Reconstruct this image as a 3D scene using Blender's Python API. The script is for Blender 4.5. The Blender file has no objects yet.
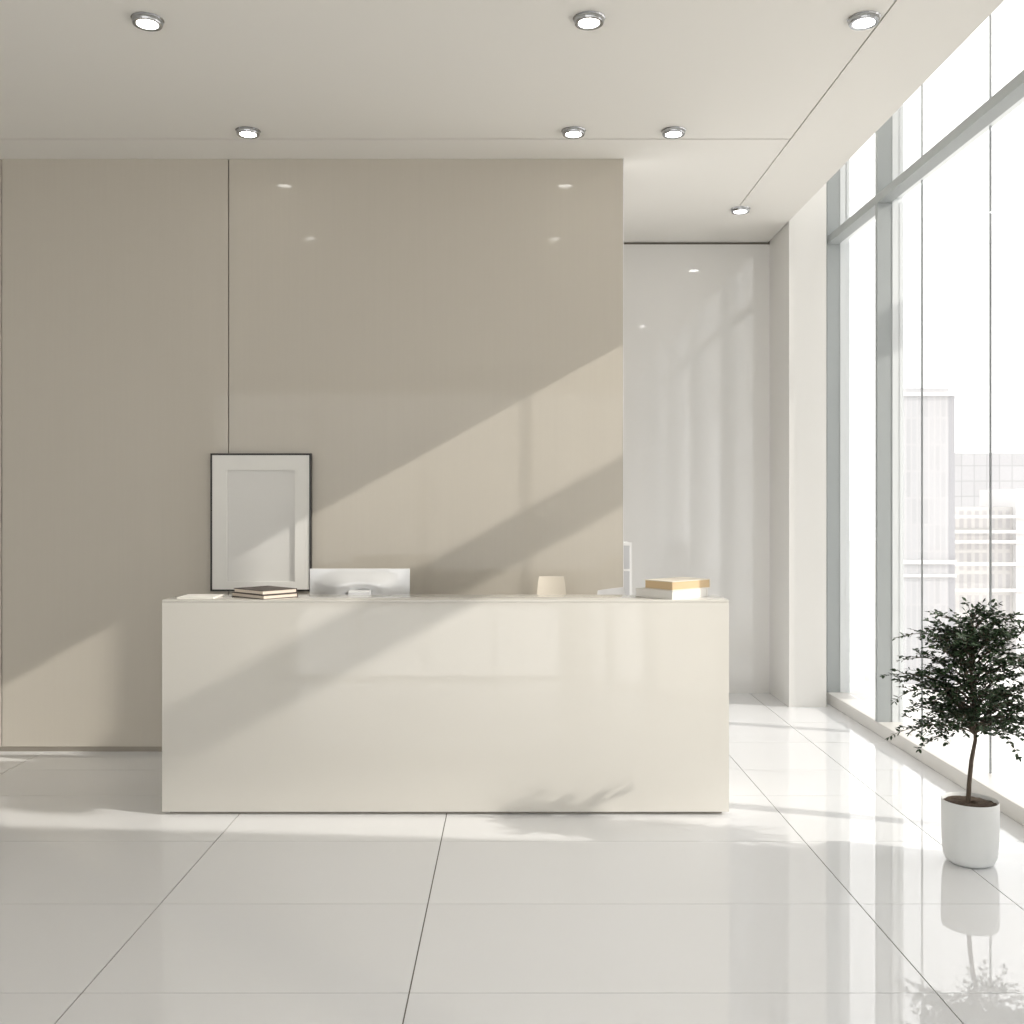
import bpy, bmesh, math, random
from mathutils import Vector, Matrix
random.seed(7)
SC = bpy.context.scene
COL = SC.collection
EYE = 1.55

# ------------------------------------------------------------------ materials
def lin(r, g, b):
    f = lambda c: (c/255/12.92) if c/255 <= .04045 else ((c/255+.055)/1.055)**2.4
    return (f(r), f(g), f(b), 1)

def pbr(name, col, rough=.5, metal=0, spec=.5, coat=0, coat_rough=.03, noise=None, bump=None, ior=1.5):
    m = bpy.data.materials.new(name); m.use_nodes = True
    nt = m.node_tree; b = nt.nodes['Principled BSDF']
    b.inputs['Base Color'].default_value = col
    b.inputs['Roughness'].default_value = rough
    b.inputs['Metallic'].default_value = metal
    b.inputs['IOR'].default_value = ior
    b.inputs['Specular IOR Level'].default_value = spec
    b.inputs['Coat Weight'].default_value = coat
    b.inputs['Coat Roughness'].default_value = coat_rough
    tc = None
    if noise or bump:
        tc = nt.nodes.new('ShaderNodeTexCoord')
    if noise:
        scale, amt = noise[0], noise[1]
        mp = nt.nodes.new('ShaderNodeMapping'); mp.inputs['Scale'].default_value = noise[2] if len(noise) > 2 else (1, 1, 1)
        nz = nt.nodes.new('ShaderNodeTexNoise'); nz.inputs['Scale'].default_value = scale; nz.inputs['Detail'].default_value = 5
        mx = nt.nodes.new('ShaderNodeMix'); mx.data_type = 'RGBA'
        nt.links.new(tc.outputs['Object'], mp.inputs['Vector']); nt.links.new(mp.outputs['Vector'], nz.inputs['Vector'])
        nt.links.new(nz.outputs['Fac'], mx.inputs[0])
        mx.inputs[6].default_value = tuple(c*(1-amt) for c in col[:3])+(1,)
        mx.inputs[7].default_value = tuple(min(1, c*(1+amt)) for c in col[:3])+(1,)
        nt.links.new(mx.outputs[2], b.inputs['Base Color'])
    if bump:
        scale, dist, sc = bump
        mp2 = nt.nodes.new('ShaderNodeMapping'); mp2.inputs['Scale'].default_value = sc
        nz2 = nt.nodes.new('ShaderNodeTexNoise'); nz2.inputs['Scale'].default_value = scale; nz2.inputs['Detail'].default_value = 3
        bp = nt.nodes.new('ShaderNodeBump'); bp.inputs['Distance'].default_value = dist; bp.inputs['Strength'].default_value = .6
        nt.links.new(tc.outputs['Object'], mp2.inputs['Vector']); nt.links.new(mp2.outputs['Vector'], nz2.inputs['Vector'])
        nt.links.new(nz2.outputs['Fac'], bp.inputs['Height']); nt.links.new(bp.outputs['Normal'], b.inputs['Normal'])
    return m

def glass_mat(name, tint=(1, 1, 1, 1), ior=1.45):
    m = bpy.data.materials.new(name); m.use_nodes = True
    nt = m.node_tree; nt.nodes.clear()
    o = nt.nodes.new('ShaderNodeOutputMaterial'); mx = nt.nodes.new('ShaderNodeMixShader')
    tr = nt.nodes.new('ShaderNodeBsdfTransparent'); tr.inputs['Color'].default_value = tint
    gl = nt.nodes.new('ShaderNodeBsdfGlossy'); gl.inputs['Roughness'].default_value = 0.0
    gl.inputs['Color'].default_value = (.85, .87, .88, 1)
    fr = nt.nodes.new('ShaderNodeFresnel')
    # the inner face of the pane sees the same index as the outer one
    ge = nt.nodes.new('ShaderNodeNewGeometry'); mi = nt.nodes.new('ShaderNodeMix')
    mi.inputs[2].default_value = ior; mi.inputs[3].default_value = 1/ior
    nt.links.new(ge.outputs['Backfacing'], mi.inputs[0]); nt.links.new(mi.outputs[0], fr.inputs['IOR'])
    nt.links.new(fr.outputs[0], mx.inputs[0]); nt.links.new(tr.outputs[0], mx.inputs[1])
    nt.links.new(gl.outputs[0], mx.inputs[2]); nt.links.new(mx.outputs[0], o.inputs[0])
    return m

def emit_mat(name, col, s):
    m = bpy.data.materials.new(name); m.use_nodes = True
    nt = m.node_tree; nt.nodes.clear()
    o = nt.nodes.new('ShaderNodeOutputMaterial'); e = nt.nodes.new('ShaderNodeEmission')
    e.inputs[0].default_value = col; e.inputs[1].default_value = s
    nt.links.new(e.outputs[0], o.inputs[0]); return m

def facade_mat(name, wall, glass, cw, ch, mortar, axis='XZ'):
    """window grid of a distant building as a surface pattern"""
    m = bpy.data.materials.new(name); m.use_nodes = True
    nt = m.node_tree; b = nt.nodes['Principled BSDF']; b.inputs['Roughness'].default_value = .6
    tc = nt.nodes.new('ShaderNodeTexCoord'); sp = nt.nodes.new('ShaderNodeSeparateXYZ'); cb = nt.nodes.new('ShaderNodeCombineXYZ')
    add = nt.nodes.new('ShaderNodeMath'); add.operation = 'ADD'
    br = nt.nodes.new('ShaderNodeTexBrick'); br.offset = 0; br.squash = 1
    br.inputs['Color1'].default_value = glass; br.inputs['Color2'].default_value = tuple(min(1, c*1.12) for c in glass[:3])+(1,)
    br.inputs['Mortar'].default_value = wall
    br.inputs['Scale'].default_value = 1; br.inputs['Brick Width'].default_value = cw; br.inputs['Row Height'].default_value = ch
    br.inputs['Mortar Size'].default_value = mortar; br.inputs['Mortar Smooth'].default_value = 0
    nt.links.new(tc.outputs['Object'], sp.inputs[0])
    nt.links.new(sp.outputs['X'], add.inputs[0]); nt.links.new(sp.outputs['Y'], add.inputs[1])
    nt.links.new(add.outputs[0], cb.inputs['X']); nt.links.new(sp.outputs['Z'], cb.inputs['Y'])
    nt.links.new(cb.outputs[0], br.inputs['Vector']); nt.links.new(br.outputs['Color'], b.inputs['Base Color'])
    return m

M = {}
M['tile'] = pbr('glossy_floor_tile', lin(233, 234, 236), .025, ior=1.9, noise=(1.3, .02))
M['grout'] = pbr('dark_grout', lin(105, 100, 92), .8)
M['ceil'] = pbr('ceiling_paint', lin(231, 229, 224), .65, spec=.3)
M['joint'] = pbr('joint_shadow_gap', lin(120, 114, 104), .8)
M['panel'] = pbr('satin_taupe_wall_panel', lin(198, 192, 181), .045, spec=.22, noise=(2.0, .02, (30, 30, .6)))
M['farpanel'] = pbr('gloss_pale_grey_wall_panel', lin(236, 235, 233), .05, spec=.5, ior=1.75)
M['plaster'] = pbr('white_plaster', lin(234, 233, 230), .6, spec=.3, bump=(220, .0006, (1, 1, 1)))
M['skirt'] = pbr('recessed_skirting', lin(165, 158, 147), .5)
M['alu'] = pbr('grey_powder_coated_aluminium', lin(164, 169, 170), .55)
M['alu_light'] = pbr('pale_glazing_bead', lin(222, 226, 228), .35)
M['alu_dark'] = pbr('dark_gasket', lin(160, 165, 168), .5)
M['sill'] = pbr('pale_stone_sill', lin(222, 220, 216), .35)
M['glass'] = glass_mat('clear_window_glass')
M['desk'] = pbr('gloss_cream_lacquer', lin(215, 212, 205), .06, spec=.5)
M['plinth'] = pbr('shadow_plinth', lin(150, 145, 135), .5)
M['black'] = pbr('black_picture_frame', lin(38, 36, 34), .4)
M['mat'] = pbr('white_mount_board', lin(236, 235, 231), .7)
M['print'] = pbr('blank_off_white_print', lin(227, 226, 223), .6)
M['silver'] = pbr('satin_silver_shell', lin(228, 229, 230), .32, metal=.25)
M['screen'] = pbr('black_screen_glass', lin(14, 14, 16), .08)
M['chrome'] = pbr('polished_chrome', lin(178, 180, 183), .08, metal=1)
M['lamp'] = emit_mat('glowing_lamp_diffuser', (1, .97, .92, 1), 20)
M['pot'] = pbr('matt_white_ceramic', lin(228, 230, 230), .45)
M['soil'] = pbr('dark_potting_soil', lin(84, 70, 58), .95, noise=(60, .5), bump=(90, .01, (1, 1, 1)))
M['bark'] = pbr('brown_bark', lin(92, 80, 68), .8, noise=(40, .3, (1, 1, .3)))
M['leaf'] = pbr('dark_green_leaf', lin(46, 66, 40), .5, noise=(14, .4))
M['cover_dark'] = pbr('charcoal_book_cover', lin(74, 64, 58), .5)
M['page_cream'] = pbr('cream_page_block', lin(226, 214, 200), .8, noise=(5, .04, (1, 1, 60)))
M['page_tan'] = pbr('tan_page_block', lin(208, 183, 146), .8, noise=(5, .06, (1, 1, 60)))
M['page_white'] = pbr('white_page_block', lin(232, 230, 226), .8)
M['cover_white'] = pbr('white_book_cover', lin(228, 226, 222), .5)
M['cover_kraft'] = pbr('kraft_book_cover', lin(206, 176, 136), .6)
M['cover_cream'] = pbr('cream_book_cover', lin(226, 218, 204), .6)
M['paper'] = pbr('white_paper', lin(236, 234, 229), .7)
M['chair_white'] = pbr('white_moulded_plastic', lin(224, 216, 202), .35)
M['chair_grey'] = pbr('pale_grey_moulded_plastic', lin(216, 216, 217), .35)
M['shelf_white'] = pbr('white_melamine', lin(238, 238, 238), .3)
M['shelf_grey'] = pbr('pale_grey_back_board', lin(200, 201, 204), .4)
M['tower'] = facade_mat('tower_facade', lin(180, 179, 181), lin(168, 168, 171), .7, 3.2, .1)  # haze of the distant buildings is put into these pale, close tones
M['tower_dark'] = pbr('tower_recess', lin(156, 156, 161), .6)
M['band'] = pbr('pale_spandrel', lin(212, 211, 211), .6)
M['lattice'] = facade_mat('glazed_block_facade', lin(158, 159, 162), lin(170, 170, 173), 2.4, 2.9, .1)
M['lowrise'] = facade_mat('lowrise_facade', lin(198, 196, 194), lin(178, 176, 177), 1.1, 3.0, .25)
M['city'] = pbr('pale_city_paving', lin(226, 224, 221), .8, noise=(.05, .05))
M['blocker'] = pbr('pale_blocker', lin(222, 219, 213), .8)

# ------------------------------------------------------------------ mesh helpers
class MB:
    def __init__(s): s.bm = bmesh.new()
    def box(s, x0, x1, y0, y1, z0, z1, bev=0, seg=2):
        b = bmesh.new()
        vs = [b.verts.new(p) for p in ((x0,y0,z0),(x1,y0,z0),(x1,y1,z0),(x0,y1,z0),(x0,y0,z1),(x1,y0,z1),(x1,y1,z1),(x0,y1,z1))]
        for f in ((3,2,1,0),(4,5,6,7),(0,1,5,4),(1,2,6,5),(2,3,7,6),(3,0,4,7)): b.faces.new([vs[i] for i in f])
        if bev: bmesh.ops.bevel(b, geom=list(b.edges), offset=bev, segments=seg, profile=.5, affect='EDGES')
        s.merge(b); return s
    def obox(s, c, ux, lx, ly, z0, z1, bev=0):
        """box with a plan rotation: corner c=(x,y), angle ux"""
        b = MB(); b.box(0, lx, 0, ly, z0, z1, bev)
        b.bm.transform(Matrix.Translation((c[0], c[1], 0)) @ Matrix.Rotation(ux, 4, 'Z'))
        s.merge(b.bm); return s
    def merge(s, b):
        me = bpy.data.meshes.new('tmp'); b.to_mesh(me); b.free(); s.bm.from_mesh(me); bpy.data.meshes.remove(me)
    def lathe(s, prof, cx, cy, n=48, close_bottom=True, close_top=False):
        rings = []
        for r, z in prof:
            rings.append([s.bm.verts.new((cx+r*math.cos(2*math.pi*k/n), cy+r*math.sin(2*math.pi*k/n), z)) for k in range(n)])
        for a, b in zip(rings, rings[1:]):
            for k in range(n): s.bm.faces.new((a[k], a[(k+1) % n], b[(k+1) % n], b[k]))
        if close_bottom: s.bm.faces.new(rings[0][::-1])
        if close_top: s.bm.faces.new(rings[-1])
        return s
    def tube(s, pts, rad, n=8):
        pts = [Vector(p) for p in pts]; rings = []
        for i, p in enumerate(pts):
            t = (pts[min(i+1, len(pts)-1)]-pts[max(i-1, 0)]).normalized()
            a = t.cross(Vector((.31, .87, .38))).normalized(); b = t.cross(a)
            r = rad[i] if isinstance(rad, (list, tuple)) else rad
            rings.append([s.bm.verts.new(p+(a*math.cos(2*math.pi*k/n)+b*math.sin(2*math.pi*k/n))*r) for k in range(n)])
        for a, b in zip(rings, rings[1:]):
            for k in range(n): s.bm.faces.new((a[k], a[(k+1) % n], b[(k+1) % n], b[k]))
        s.bm.faces.new(rings[0][::-1]); s.bm.faces.new(rings[-1]); return s
    def prism_x(s, yz, x0, x1):
        a = [s.bm.verts.new((x0, y, z)) for y, z in yz]; b = [s.bm.verts.new((x1, y, z)) for y, z in yz]
        n = len(yz)
        s.bm.faces.new(a[::-1]); s.bm.faces.new(b)
        for k in range(n): s.bm.faces.new((a[k], a[(k+1) % n], b[(k+1) % n], b[k]))
        return s
    def grid(s, pts):
        v = [[s.bm.verts.new(p) for p in row] for row in pts]
        for i in range(len(v)-1):
            for j in range(len(v[0])-1): s.bm.faces.new((v[i][j], v[i][j+1], v[i+1][j+1], v[i+1][j]))
        return s
    def build(s, name, mat, parent=None, smooth=False):
        bmesh.ops.recalc_face_normals(s.bm, faces=s.bm.faces)
        if parent is not None:
            w = Vector((0, 0, 0)); p = parent
            while p is not None: w += Vector(p.location); p = p.parent
            s.bm.transform(Matrix.Translation(-w))
        me = bpy.data.meshes.new(name); s.bm.to_mesh(me); s.bm.free()
        for mm in (mat if isinstance(mat, (list, tuple)) else [mat]): me.materials.append(mm)
        if smooth:
            for p in me.polygons: p.use_smooth = True
            me.set_sharp_from_angle(angle=math.radians(40))
        o = bpy.data.objects.new(name, me); COL.objects.link(o)
        if parent is not None: o.parent = parent
        return o

def thing(name, label, cat, loc=(0, 0, 0), group=None):
    o = bpy.data.objects.new(name, None); COL.objects.link(o); o.location = loc; o.empty_display_size = .1
    o['label'] = label; o['category'] = cat
    if group: o['group'] = group
    return o
def tag(o, label, cat, group=None):
    o['label'] = label; o['category'] = cat
    if group: o['group'] = group
    return o
def struct(o, label=None, cat=None):
    o['kind'] = 'structure'
    if label: o['label'] = label
    if cat: o['category'] = cat
    return o
def copy_tree(o, parent=None):
    c = o.copy(); COL.objects.link(c)
    if parent is not None: c.parent = parent
    for ch in list(o.children): copy_tree(ch, c)
    return c

# ------------------------------------------------------------------ room dimensions (camera stands at x=0, y=0)
XL, YR = -5.5, -4.0            # left wall, rear wall
CZ = EYE+2.17                  # ceiling
CEX = 2.12                     # ceiling edge at the window slot
YB = 6.27                      # taupe panel wall
YF = 8.25                      # far wall
XW = 2.47                      # inner face of the window frames
XG = 2.615                     # glass
TOP = 5.3                      # head of the glazing
YJ = 7.84                      # far jamb

# floor: tiles with grout gaps
xs = [XL, -4.3, -2.94, -1.365, -.325, 1.35, 1.96, 2.75]
ys = [YR, -2.6, -1.88, -1.16, -.44, .28, 1.0, 1.72, 2.45, 3.176, 3.885, 4.61, 5.33, 5.85, 6.53, 7.13, 7.75, 8.4]
b = MB()
for i in range(len(xs)-1):
    for j in range(len(ys)-1):
        b.box(xs[i]+.0022, xs[i+1]-.0022, ys[j]+.0014, ys[j+1]-.0014, -.02, 0)
fl = struct(b.build('floor', M['tile']), 'glossy off-white tiled floor', 'floor')
b = MB(); b.box(XL, 2.75, YR, 8.4, -.2, -.0035)
b.build('grout', M['grout'], fl)

# ceiling: panels with a fine joint
JX, JY = 1.655, 5.93
b = MB(); g = .004
b.box(XL, JX-g, YR, JY-.007, CZ, CZ+.08)
b.box(XL, JX-g, JY+.007, 7.33, CZ, CZ+.08); b.box(XL, JX-g, 7.33, YF+.1, CZ, CZ+.08)
b.box(JX+g, CEX, YR, 7.33, CZ, CZ+.08); b.box(JX-g, CEX, 7.33, YF+.1, CZ, CZ+.08)
ce = struct(b.build('ceiling', M['ceil']), 'off-white ceiling with fine panel joints', 'ceiling')
b = MB(); b.box(XL, CEX-.01, YR, YF+.1, CZ+.012, CZ+.2); b.build('joint_backing', M['joint'], ce)
b = MB(); b.box(CEX-.06, CEX, YR, YF+.1, CZ+.08, TOP+.2); struct(b.build('trim_1', M['ceil']), 'bulkhead at the ceiling edge beside the window slot', 'trim')
b = MB(); b.box(CEX, 2.85, YR, YF+.1, TOP, TOP+.2); struct(b.build('trim_2', M['ceil']), 'head panel of the window slot', 'trim')

# back panel wall in three boards with joints, recessed skirting
b = MB()
zb = .035
for a, c in ((XL, -3.2), (-3.194, -1.777), (-1.771, .70)):
    b.box(a, c, YB, YB+.05, zb, CZ, .0015, 1)
wb = struct(b.build('wall_back', M['panel']), 'satin taupe panel wall behind the desk', 'wall')
b = MB(); b.box(XL, .69, YB+.03, YB+.18, 0, CZ); b.build('wall_core', M['joint'], wb)
b = MB(); b.box(XL, .685, YB+.02, YB+.03, 0, zb); struct(b.build('baseboard_back', M['skirt']), 'recessed skirting under the taupe wall', 'baseboard')
b = MB(); b.box(.70, .704, YB-.001, YB+.18, 0, CZ); struct(b.build('trim_3', M['shelf_white']), 'thin white edge strip at the end of the taupe wall', 'trim')

b = MB(); b.box(XL, -2.6, YF, YF+.15, 0, CZ-.02); b.box(.45, 2.62, YF, YF+.15, 0, CZ-.02); b.box(-2.6, .45, YF, YF+.15, 0, .1); b.box(-2.6, .45, YF, YF+.15, 3.4, CZ-.02)
wf = struct(b.build('wall_far', M['farpanel']), 'glossy pale grey wall in the recess beyond the taupe wall', 'wall')
b = MB(); b.box(XL, 2.62, YF+.02, YF+.15, CZ-.02, CZ+.1); b.build('shadow_gap', M['joint'], wf)
b = MB(); b.box(2.13, 2.416, 7.67, YF, 0, TOP); struct(b.build('wall_pier', M['plaster']), 'pale plaster pier beside the windows', 'wall')
b = MB(); b.box(2.4165, 2.62, YJ+.09, YF, 0, TOP); struct(b.build('wall_right', M['plaster']), 'short wall beyond the last window', 'wall')
b = MB(); b.box(XL-.15, XL, YR, YF+.1, 0, CZ+.2); struct(b.build('wall_left', M['plaster']), 'left wall', 'wall')

wc = struct(MB().box(-2.6, .45, YF+.03, YF+.11, .1, .15).build('window_8', M['alu']), 'unseen window added to brighten the recess and pier', 'window')  # added unseen window, lets daylight onto the pier side
for x in (-2.6, -1.1, .40):
    MB().box(x, x+.05, YF+.03, YF+.11, .15, 3.4).build('mullion', M['alu'], wc)
MB().box(-2.55, .40, YF+.07, YF+.077, .15, 3.4).build('pane', M['glass'], wc)

# rear wall: wide glazing added behind the camera for frontal fill light
b = MB()
b.box(XL, -5.0, YR-.15, YR, 0, CZ+.2); b.box(2.1, 2.85, YR-.15, YR, 0, TOP); b.box(-5.0, 2.1, YR-.15, YR, 3.4, CZ+.2)
b.box(XL, 2.1, YR-.15, YR, 0, .12)
wr = struct(b.build('wall_rear', M['plaster']), 'rear wall with an added fill window', 'wall')
wn = struct(MB().box(-5.0, 2.1, YR-.12, YR-.04, .12, .18).build('window_9', M['alu']), 'unseen window added behind the camera for fill light', 'window')
for x in (-5.0, -3.25, -1.48, .3, 2.04):
    MB().box(x, x+.06, YR-.12, YR-.02, .12, 3.4).build('mullion', M['alu'], wn)
MB().box(-5.0, 2.1, YR-.075, YR-.068, .12, 3.4).build('pane', M['glass'], wn)

# right-hand curtain wall, one window per bay
TZ0, TZ1 = EYE+2.04, EYE+2.10
MUL = [YJ, 6.77, 4.70, 2.65, .6, -1.45, -3.5]
W2 = .02
def window(k, y0, y1, joints, jamb_far=False):
    """bay between mullion at y1 (far) and mullion at y0 (near); owns the far mullion"""
    far = y1
    b = MB(); b.box(XW, XG-.045, far-W2, far+W2 + (.06 if jamb_far else 0), .085, TOP)
    w = struct(b.build('window_%d' % k, M['alu']), None, None)
    b = MB(); b.box(XG-.045, XG+.03, far-W2-.004, far+W2+.004, .085, TOP); b.build('glazing_bead', M['alu_light'], w)
    b = MB(); b.box(XW+.0, XG-.055, y0+W2, y1-W2, TZ0, TZ1); b.build('transom', M['alu'], w)
    b = MB(); b.box(XG-.0545, XG+.02, y0+W2, y1-W2, TZ0+.03, TZ1+.012); b.build('transom_bead', M['alu_light'], w)
    edges = [y0+W2]+joints+[y1-W2]
    for j in joints:
        b = MB(); b.box(XG-.005, XG+.005, j-.004, j+.004, .085, TOP); b.build('glass_joint', M['alu_dark'], w)
    for a, c in zip(edges, edges[1:]):
        for z0, z1 in ((.09, TZ0-.006), (TZ1+.006, TOP)):
            b = MB(); b.box(XG-.004, XG+.004, a+.004, c-.004, z0, z1); b.build('pane', M['glass'], w)
    return w
window(1, 6.77, YJ, [], True)
window(2, 4.70, 6.77, [5.46, 6.37])
window(3, 2.65, 4.70, [])
window(4, .6, 2.65, [1.35, 2.2])
window(5, -1.45, .6, [-.7, .15])
window(6, -3.5, -1.45, [-2.75, -1.9])
b = MB(); b.box(XW, XG+.14, YR, YJ+.06, 0, .085, .004, 1)
struct(b.build('trim_4', M['sill']), 'low pale sill along the foot of the windows', 'trim')

# ------------------------------------------------------------------ reception desk
DX0, DX1, DY = -1.7475, 1.0875, 5.0
DT = EYE-.475
desk = thing('reception_desk', 'long glossy cream reception desk with a raised counter, in front of the taupe wall', 'desk', (-.33, 5.3, 0))
b = MB(); b.box(DX0, DX1, DY, DY+.04, .016, DT-.0127, .0008); b.build('front_panel', M['desk'], desk, True)
for x0 in (DX0, DX1-.04):
    b = MB(); b.box(x0, x0+.04, DY+.041, DY+.60, .016, .71, .002)
    b.box(x0, x0+.04, DY+.041, DY+.295, .7105, DT-.0127, .0008); b.build('side_panel', M['desk'], desk, True)
b = MB(); b.box(DX0, DX1, DY, DY+.30, DT-.0125, DT, .0015, 2); b.build('counter_top', M['desk'], desk, True)
b = MB(); b.box(DX0+.0005, DX1-.0005, DY+.296, DY+.62, .7105, .74, .003); b.build('work_surface', M['desk'], desk, True)
b = MB(); b.box(DX0+.03, DX1-.03, DY+.03, DY+.58, 0, .0155); b.build('plinth', M['plinth'], desk)

# ------------------------------------------------------------------ picture on the taupe wall
fx0, fx1, fz0, fz1 = -1.878, -1.25, 1.012, 1.872
fy0, fy1 = YB-.035, YB-.0005
pic = thing('picture_frame', 'tall black-framed blank picture with a white mount, behind the left end of the counter', 'picture', ((fx0+fx1)/2, YB-.03, fz0))
t = .011
b = MB(); b.box(fx0, fx0+t, fy0, fy1, fz0, fz1); b.box(fx1-t, fx1, fy0, fy1, fz0, fz1)
b.box(fx0+t, fx1-t, fy0, fy1, fz0, fz0+t); b.box(fx0+t, fx1-t, fy0, fy1, fz1-t, fz1); b.build('frame', M['black'], pic)
ix0, ix1, iz0, iz1 = -1.776, -1.352, 1.072, 1.768
b = MB(); y0, y1 = fy0+.003, fy0+.014
b.box(fx0+t, ix0, y0, y1, fz0+t, fz1-t); b.box(ix1, fx1-t, y0, y1, fz0+t, fz1-t)
b.box(ix0, ix1, y0, y1, fz0+t, iz0); b.box(ix0, ix1, y0, y1, iz1, fz1-t); b.build('mount', M['mat'], pic)
b = MB(); b.box(fx0+t, fx1-t, y1+.0005, fy1-.004, fz0+t, fz1-t); b.build('print', M['print'], pic)

# ------------------------------------------------------------------ monitor (seen from behind) on the lower work surface
MY = 5.50
mx0, mx1, mz1 = -1.108, -.560, EYE-.350
mz0 = mz1-.34
mon = thing('desktop_monitor', 'silver desktop monitor seen from behind, standing behind the counter near the picture', 'monitor', ((mx0+mx1)/2, MY+.05, .74))
rows = []
nx, nz = 49, 33
def sm(u): return max(0, min(1, u))**2*(3-2*max(0, min(1, u)))
for j in range(nz):
    v = j/(nz-1); row = []
    for i in range(nx):
        u = i/(nx-1)
        e = min(u, 1-u)*2
        B = sm((1-v)/.30) if v > .4 else sm(v/.4)
        dish = math.exp(-((u-.515)/.17)**2-((v-.60)/.13)**2)
        d = .004+.05*sm(e*1.3)*B*(1-.85*dish)
        row.append((mx0+(mx1-mx0)*u, MY-d, mz0+(mz1-mz0)*v))
    rows.append(row)
b = MB(); b.grid(rows)
shell = b.build('rear_shell', M['silver'], mon, True)
b = MB(); b.box(mx0, mx1, MY-.0035, MY+.012, mz0, mz1, .003); b.build('case', M['silver'], mon, True)
b = MB(); b.box(mx0+.012, mx1-.012, MY+.0121, MY+.014, mz0+.012, mz1-.012); b.build('screen', M['screen'], mon)
cx = (mx0+mx1)/2+.01
b = MB()
pz = [(MY-.115, .752), (MY-.118, .80), (MY-.11, .9), (MY-.098, EYE-.472), (MY-.09, EYE-.464), (MY-.012, EYE-.464), (MY-.012, EYE-.505), (MY-.085, EYE-.53), (MY-.092, .9), (MY-.098, .8), (MY-.095, .752)]
b.prism_x(pz, cx-.057, cx+.057); b.build('stand_neck', M['silver'], mon)
b = MB(); b.box(cx-.11, cx+.11, MY-.12+.002, MY+.09, .7405, .752, .003); b.build('stand_base', M['silver'], mon, True)

# ------------------------------------------------------------------ books
def book(name, label, corner, ang, lx, ly, z0, h, cov, page, group, cz=.004, inset=.004):
    """corner=(x,y) is the corner nearest the camera; lx runs right/back, ly runs left/back"""
    r = thing(name, label, 'book', (corner[0], corner[1], z0), group)
    c = Vector((corner[0], corner[1], 0)); ux = Vector((math.cos(ang), math.sin(ang), 0)); uy = Vector((-math.sin(ang), math.cos(ang), 0))
    b = MB(); b.obox(corner, ang, lx, ly, z0, z0+cz, .001); b.obox(corner, ang, lx, ly, z0+h-cz, z0+h, .001)
    s0 = c+ux*(lx-cz)
    b.obox((s0.x, s0.y), ang, cz, ly, z0+cz, z0+h-cz)
    b.build('cover', cov, r)
    p = c+ux*inset+uy*inset
    b = MB(); b.obox((p.x, p.y), ang, lx-inset-cz-.0004, ly-2*inset, z0+cz+.0002, z0+h-cz-.0002); b.build('page_block', page, r)
    return r
A = math.radians(42)
GL = 'dark-covered books at the left of the counter'
A = math.radians(48)
book('book', 'lower dark-covered cream-paged book at the left end of the counter', (-1.243, 5.012), A, .21, .29, DT, .0212, M['cover_dark'], M['page_cream'], GL, .003)
book('book', 'upper dark-covered cream-paged book at the left end of the counter', (-1.25, 5.022), A, .21, .262, DT+.0215, .0222, M['cover_dark'], M['page_cream'], GL, .003)
GR = 'thick books at the right of the counter'
A = math.radians(41)
book('book', 'thick white book under the tan book at the right end of the counter', (.806, 5.008), A, .282, .25, DT, .044, M['cover_white'], M['page_white'], GR, .004)
book('book', 'thick tan book lying on the white book at the right of the counter', (.808, 5.02), math.radians(40), .298, .19, DT+.0443, .046, M['cover_cream'], M['page_tan'], GR, .004)
b = MB(); b.box(-1.69, -1.505, 5.05, 5.23, DT+.0002, DT+.009, .001)
tag(b.build('paper_pad', M['paper'], None), 'thin white paper pad lying flat at the far left end of the counter', 'paper')

# ------------------------------------------------------------------ chairs behind the desk
def chair(label, x, y, wb_, wt_, ztop, mat, slope=0):
    r = thing('office_chair', label, 'chair', (x, y, 0), 'pale chairs behind the desk')
    # tapered curved backrest with rounded top
    b = MB(); n = 14; rows_f = []; rows_b = []
    for j in range(n+1):
        v = j/n; z = .56+(ztop-.56)*v
        hw = (wb_*(1-v)+wt_*v)/2*(1 if v < .97 else 1-.04*((v-.97)/.03)**2)
        lean = .09*v*v
        rf, rb = [], []
        for i in range(13):
            u = -1+2*i/12
            zz = z+slope*u*v*.5
            yy = y+.2+lean-.007*(u*u)
            rf.append((x+u*hw, yy, zz)); rb.append((x+u*hw*.985, yy+.012, zz))
        rows_f.append(rf); rows_b.append(rb)
    loop = [r1+r2[::-1]+[r1[0]] for r1, r2 in zip(rows_f, rows_b)]
    b.grid(loop); b.grid([rows_f[-1], rows_b[-1]]); b.grid([rows_f[0], rows_b[0]])
    bmesh.ops.remove_doubles(b.bm, verts=b.bm.verts, dist=.0005)
    b.build('backrest', mat, r, True)
    b = MB(); b.box(x-.15, x+.15, y-.175, y+.175, .44, .475, .015, 3); b.build('seat', mat, r, True)
    b = MB(); b.tube([(x, y+.1, .435), (x, y+.19, .45), (x, y+.222, .52), (x, y+.222, .62)], .014); b.build('back_support', M['alu'], r, True)
    b = MB(); b.tube([(x, y, .06), (x, y, .439)], .025, 16); b.build('pedestal', M['chrome'], r, True)
    for k in range(5):
        a = 2*math.pi*k/5+.3
        b = MB(); b.tube([(x+.02*math.cos(a), y+.02*math.sin(a), .085), (x+.15*math.cos(a), y+.15*math.sin(a), .06)], [.02, .013])
        b.tube([(x+.15*math.cos(a)-.02*math.sin(a), y+.15*math.sin(a)+.02*math.cos(a), .025), (x+.15*math.cos(a)+.02*math.sin(a), y+.15*math.sin(a)-.02*math.cos(a), .025)], .025, 14)
        b.build('leg', M['chrome'], r, True)
    return r
# backrests stand ~0.25 m behind the seat centre
chair('white chair whose narrow back shows above the counter, right of the monitor', .244, 5.835, .26, .158, EYE-.0715*6.12, M['chair_white'])
chair('pale grey low-backed chair behind the counter, beside the taupe wall end', .607, 5.835, .26, .165, EYE-.0838*6.12, M['chair_grey'], .02)

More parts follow.
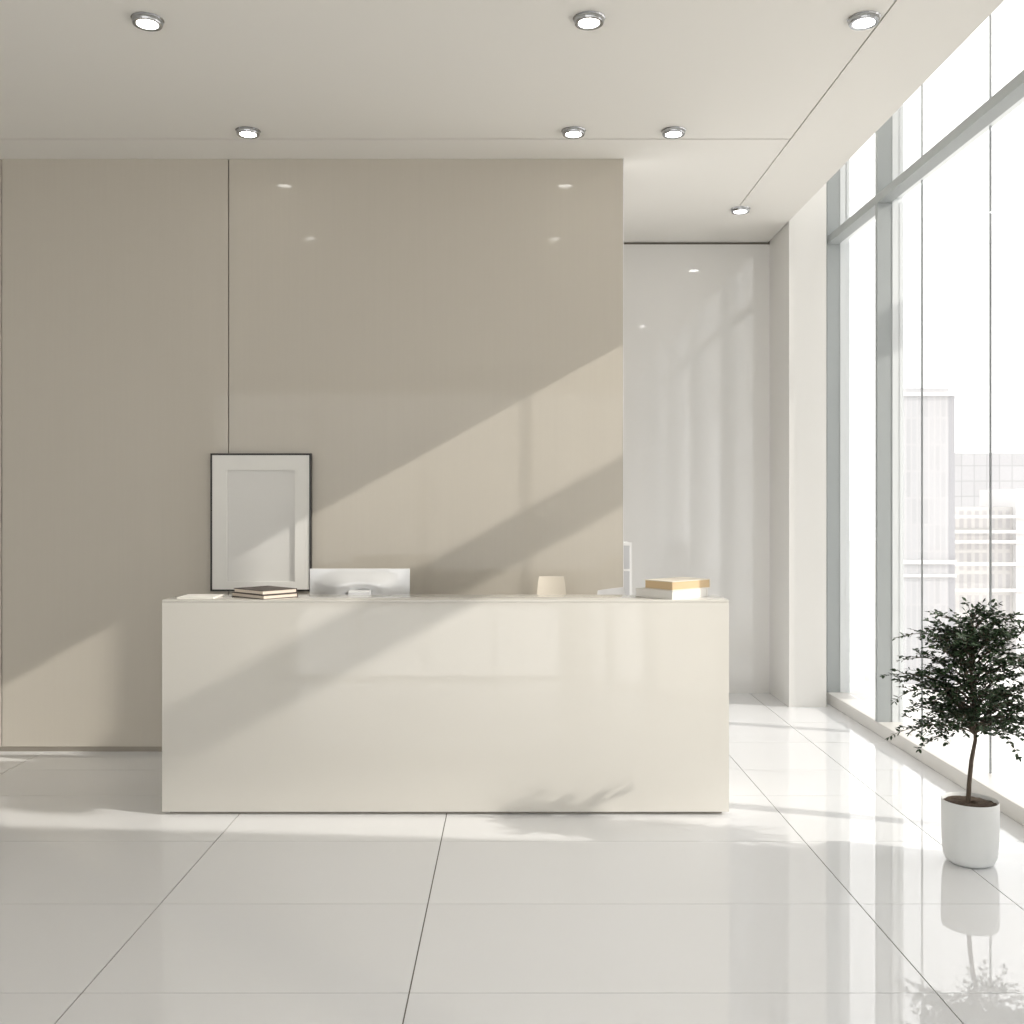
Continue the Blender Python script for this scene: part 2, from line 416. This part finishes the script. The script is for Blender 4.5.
# narrow shelf unit behind the end of the taupe wall
SY = 7.0
sx0, sx1, sz = .36, .843, EYE-.266
sh = thing('shelf_unit', 'narrow white shelf unit peeking out behind the end of the taupe wall', 'shelf', ((sx0+sx1)/2, SY+.15, 0))
for x0 in (sx0, sx1-.016): MB().box(x0, x0+.016, SY, SY+.3, 0, sz).build('side_panel', M['shelf_white'], sh)
MB().box(sx0+.0165, sx1-.0165, SY, SY+.3, sz-.018, sz).build('top', M['shelf_white'], sh)
for z in (.06, .36, .70, EYE-.455-.008): MB().box(sx0+.0165, sx1-.0165, SY+.003-(.006 if z > .9 else 0), SY+.285, z, z+.016).build('shelf', M['shelf_white'], sh)
MB().box(sx0+.0165, sx1-.0165, SY+.286, SY+.298, .02, sz-.019).build('back_board', M['shelf_grey'], sh)
MB().box(sx0+.0165, sx1-.0165, SY-.004, SY+.002, EYE-.447, sz-.019).build('door', M['shelf_grey'], sh)
MB().box(sx0+.0165, sx1-.0165, SY-.004, SY+.002, .02, EYE-.464).build('door', M['shelf_grey'], sh)

# ------------------------------------------------------------------ ceiling downlights
def downlight(label, x, y):
    r = thing('ceiling_downlight', label, 'ceiling light', (x, y, CZ), 'round chrome ceiling downlights')
    b = MB(); b.lathe([(.0465, CZ-.010), (.0475, CZ-.022), (.052, CZ-.0245), (.063, CZ-.024), (.067, CZ-.016), (.067, CZ-.006), (.072, CZ-.001), (.05, CZ-.0005)], x, y, 40, False)
    b.build('trim_ring', M['chrome'], r, True)
    b = MB(); b.lathe([(.0, CZ-.0165), (.03, CZ-.0165), (.046, CZ-.015), (.046, CZ-.010)], x, y, 40, False)
    b.build('diffuser', M['lamp'], r, True)
    return r
downlight('chrome ceiling downlight nearest the upper left corner, above the left wall panel', -1.627, 4.47)
downlight('chrome ceiling downlight at the top middle of the ceiling, in front row', .346, 4.46)
downlight('chrome ceiling downlight close to the diagonal ceiling joint in the front row', 1.572, 4.46)
downlight('leftmost chrome downlight on the crosswise ceiling joint, above the picture', -1.528, 5.80)
downlight('middle chrome downlight of the three along the crosswise ceiling joint', .36, 5.80)
downlight('chrome downlight on the crosswise ceiling joint just right of the taupe wall end', .94, 5.80)
downlight('farthest chrome downlight, at the end of the diagonal joint near the pier', 1.678, 7.33)

# ------------------------------------------------------------------ potted tree
PX, PY = 1.99, 4.34
tree = thing('potted_tree', 'small dark green leafy tree in a white round pot on the floor by the windows', 'plant', (PX, PY, 0))
b = MB()
prof = [(.0, .0005), (.080, .0005), (.099, .012), (.109, .035), (.1145, .10), (.1165, .20), (.1165, .268), (.1145, .272), (.112, .268), (.111, .20), (.0, .19)]
b.lathe(prof, PX, PY, 64, False); b.build('pot', M['pot'], tree, True)
b = MB(); pr = [(0.0, .262)]+[(.111*k/10, .262-.006*(k/10)**2) for k in range(1, 11)]+[(.1105, .205)]
b.lathe(pr, PX, PY, 48, False)
for v in b.bm.verts:
    if v.co.z > .25: v.co.z += random.uniform(-.003, .003)
b.build('soil', M['soil'], tree, True)
TR = [(PX-.008, PY, .25), (PX-.004, PY, .34), (PX+.008, PY+.004, .44), (PX+.024, PY+.002, .53), (PX+.022, PY, .60), (PX+.010, PY, .72), (PX+.004, PY, .85), (PX+.01, PY, .98), (PX+.006, PY, 1.08)]
b = MB(); b.tube(TR, [.0105, .0095, .009, .008, .0075, .0065, .0055, .004, .002], 10); b.build('trunk', M['bark'], tree, True)
def trunk_at(z):
    for p, q in zip(TR, TR[1:]):
        if p[2] <= z <= q[2]:
            f = (z-p[2])/(q[2]-p[2]); return Vector(p).lerp(Vector(q), f)
    return Vector(TR[-1])
br = MB(); lf = MB()
def leaf(p, d, up, L, W):
    d = d.normalized(); s = d.cross(up)
    if s.length < 1e-3: s = d.cross(Vector((1, 0, 0)))
    s.normalize(); n = s.cross(d)
    q = [p, p+d*L*.3+s*W*.5+n*W*.12, p+d*L*.7+s*W*.42+n*W*.1, p+d*L, p+d*L*.7-s*W*.42+n*W*.1, p+d*L*.3-s*W*.5+n*W*.12]
    v = [lf.bm.verts.new(c) for c in q]
    lf.bm.faces.new((v[0], v[1], v[2], v[3])); lf.bm.faces.new((v[0], v[3], v[4], v[5]))
def rv(a=1): return Vector((random.uniform(-a, a), random.uniform(-a, a), random.uniform(-a, a)))
def twig(p, d, L, leaf_l=.024):
    n = max(4, int(L/.0125)); pts = []
    q = p.copy(); dd = d.normalized()
    for i in range(n+1):
        pts.append(q.copy()); dd = (dd+rv(.12)+Vector((0, 0, -.03))).normalized(); q = q+dd*(L/n)
    br.tube(pts, [.0016-.0009*i/n for i in range(n+1)], 4)
    for i in range(1, n+1):
        t = (pts[i]-pts[i-1]).normalized(); side = t.cross(Vector((0, 0, 1))+rv(.5)).normalized()
        for s in (-1, 1):
            if random.random() < .14: continue
            l = leaf_l*random.uniform(.65, 1.15)
            leaf(pts[i], side*s*.9+t*.55+rv(.35), Vector((0, 0, 1))+rv(.8), l, l*.52)
    leaf(pts[-1], dd+rv(.2), Vector((0, 0, 1)), leaf_l, leaf_l*.45)
def branch(z0, end, sag=0., twigs=9, tl=.11):
    p0 = trunk_at(z0); p2 = Vector(end); L = (p2-p0).length
    p1 = p0.lerp(p2, .5)+Vector((0, 0, .05+sag*.3))*min(1, L/.25)+rv(.02)
    N = 12; pts = []
    for i in range(N+1):
        f = i/N; pts.append(p0*(1-f)**2+p1*2*f*(1-f)+p2*f*f+Vector((0, 0, -sag*f*f)))
    br.tube(pts, [.0042-.003*i/N for i in range(N+1)], 6)
    for k in range(twigs):
        f = .28+.70*(k+random.random()*.6)/twigs; i = min(N-1, int(f*N)); q = pts[i].lerp(pts[i+1], f*N-i)
        t = (pts[i+1]-pts[i]).normalized(); sd = t.cross(Vector((0, 0, 1))).normalized()*(1 if k % 2 else -1)
        twig(q, t*.8+sd*.8+rv(.4)+Vector((0, 0, .12)), tl*random.uniform(.6, 1.15)*(1.1-.35*f))
    twig(pts[-1], pts[-1]-pts[-2], tl*.8)
# main crown: tips spread over a rounded crown
nb = 74
for k in range(nb):
    a = k*2.39996+random.uniform(-.3, .3); v = (k+.5)/nb          # v: 0 bottom .. 1 top
    z = .60+.47*v
    R = .285*math.sin(math.pi*min(1, (.30+.70*v)*.86+.05))**.7*random.uniform(.5, 1.05)
    e = (PX+.005+R*math.cos(a), PY-.05+R*.75*math.sin(a), z+random.uniform(-.03, .03))
    branch(min(1.02, max(.56, z-.10-R*.28)), e, random.uniform(0, .04), 8, .105)
# tips that stick out in the outline
for z0, e, sag in ((.70, (PX-.31, PY-.02, .84), .02), (.66, (PX-.29, PY-.06, .78), .03), (.56, (PX-.27, PY+.02, .60), .03), (.55, (PX-.2, PY-.1, .59), .03),
                   (.57, (PX+.24, PY-.05, .58), .03), (.56, (PX+.17, PY+.1, .60), .03), (.62, (PX+.31, PY, .70), .05), (.8, (PX+.33, PY, .90), .02),
                   (.9, (PX-.25, PY, 1.0), .01), (.95, (PX-.10, PY, 1.06), 0), (1.0, (PX+.03, PY, 1.08), 0), (1.0, (PX+.15, PY, 1.06), 0), (.92, (PX+.24, PY, 1.02), 0)):
    branch(z0, e, sag, 8, .10)
br.build('branches', M['bark'], tree, True)
lf.build('foliage', M['leaf'], tree)

# ------------------------------------------------------------------ outside: city far below and beyond the glass
b = MB(); b.box(-200, 500, -200, 600, -20.5, -20); struct(b.build('ground_outside', M['city']), 'pale city ground outside', 'ground')
def px(p, Y): return (p-511)*Y/1000
def pz_(p, Y): return EYE+(505-p)*Y/1000
Y0 = 120
tw = thing('office_tower', 'tall hazy grey office tower outside, behind the big mullion', 'building', (px(925, Y0), Y0+6, -20))
TL = px(880, Y0+6)
MB().box(TL, px(948, Y0), Y0, Y0+6, -20, pz_(388, Y0)).build('facade', M['tower'], tw)
MB().box(px(948, Y0)+.01, px(955.5, Y0), Y0+.3, Y0+6, -20, pz_(392, Y0)).build('stair_shaft', M['tower_dark'], tw)
MB().box(TL-.2, px(955, Y0), Y0-.3, Y0-.01, pz_(396, Y0), pz_(392.5, Y0)).build('roof_band', M['band'], tw)
for yy, hh in ((560, 4), (574, 3)):
    MB().box(TL, px(955, Y0), Y0-.3, Y0-.01, pz_(yy+hh, Y0), pz_(yy, Y0)).build('pale_band', M['band'], tw)
Y1 = 190
bl = thing('glazed_building', 'wide hazy glazed block outside, right of the tower', 'building', (px(1020, Y1), Y1+8, -20))
MB().box(px(952, Y1), px(1130, Y1), Y1, Y1+18, -20, pz_(453, Y1)).build('facade', M['lattice'], bl)
Y2 = 142
lo = thing('lowrise_building', 'low stepped white block outside, in front of the glazed block', 'building', (px(1000, Y2), Y2+6, -20))
MB().box(px(945, Y2), px(1012, Y2), Y2, Y2+10, -20, pz_(507, Y2)).build('facade', M['lowrise'], lo)
MB().box(px(1012, Y2)+.01, px(1090, Y2), Y2-1, Y2+10, -20, pz_(489, Y2)).build('stair_block', M['band'], lo)
for yy in (515, 530, 540, 562, 588):
    MB().box(px(945, Y2), px(1040, Y2), Y2-1.5, Y2-1.02, pz_(yy+3, Y2), pz_(yy, Y2)).build('balcony_slab', M['band'], lo)

# unseen blockers added out of frame, right, to throw the shade lines
XO = 6.0
b = MB(); b.box(XO, XO+.2, 2.35, 6.5, EYE+3.02, EYE+3.23)  # added bar, casts the shadow band on wall and desk
struct(b.build('sun_blocker_bar', M['blocker']), 'unseen bar added outside to cast a shadow band', 'trim')
b = MB(); b.box(XO, XO+.12, -8, 8, EYE+4.02, EYE+4.9)  # added slab, stops sun coming in above the transom
struct(b.build('sun_blocker_slab', M['blocker']), 'unseen slab added outside to block high sun', 'trim')
b = MB(); b.prism_x([(4.163, 0), (.163, 9), (-8, 9), (-8, -20), (4.16, -20)], XO, XO+.3)  # added wedge, sets the sun edge on the floor
struct(b.build('sun_blocker_wedge', M['blocker']), 'unseen sloped panel added outside to shade the near floor', 'wall')

b = MB(); b.box(XO, XO+.12, 3.55, 3.76, 4.1, EYE+4.02)  # added post, casts the shade left of the desk
struct(b.build('sun_blocker_post', M['blocker']), 'unseen post added outside to shade the wall left of the desk', 'trim')
b = MB(); b.box(XO, XO+.4, 6.43, 6.9, -20, EYE+4.02)  # added column, keeps sun off the pier front
struct(b.build('sun_blocker_column', M['blocker']), 'unseen column added outside to shade the pier front', 'wall')

# ------------------------------------------------------------------ light
SUN_D = Vector((-1, .32, -.55))
sl = bpy.data.lights.new('sun', 'SUN'); sl.energy = 3.2; sl.angle = math.radians(.55); sl.color = (1, .95, .87)
so = bpy.data.objects.new('sun', sl); COL.objects.link(so); so.location = (20, -6, 14)
so.rotation_euler = SUN_D.to_track_quat('-Z', 'Y').to_euler()
w = bpy.data.worlds.new('world'); SC.world = w; w.use_nodes = True
bg = w.node_tree.nodes['Background']; bg.inputs[0].default_value = (1, .992, .978, 1); bg.inputs[1].default_value = 2.25

# ------------------------------------------------------------------ camera
cam = bpy.data.cameras.new('camera'); co = bpy.data.objects.new('camera', cam); COL.objects.link(co)
co.location = (0, 0, EYE); co.rotation_euler = (math.radians(90), 0, 0)
cam.sensor_width = 36; cam.lens = 36*1000/1024; cam.shift_x = .5/1024; cam.shift_y = -7/1024
cam.clip_end = 2000
SC.camera = co
SC.view_settings.view_transform = 'Standard'; SC.view_settings.look = 'None'
SC.view_settings.gamma = 1; SC.view_settings.use_curve_mapping = False; SC.view_settings.exposure = 0
SC.cycles.use_denoising = True
SC.cycles.max_bounces = 12; SC.cycles.diffuse_bounces = 6; SC.cycles.transparent_max_bounces = 16
SC.cycles.caustics_reflective = False; SC.cycles.caustics_refractive = False
SC.cycles.sample_clamp_indirect = 6
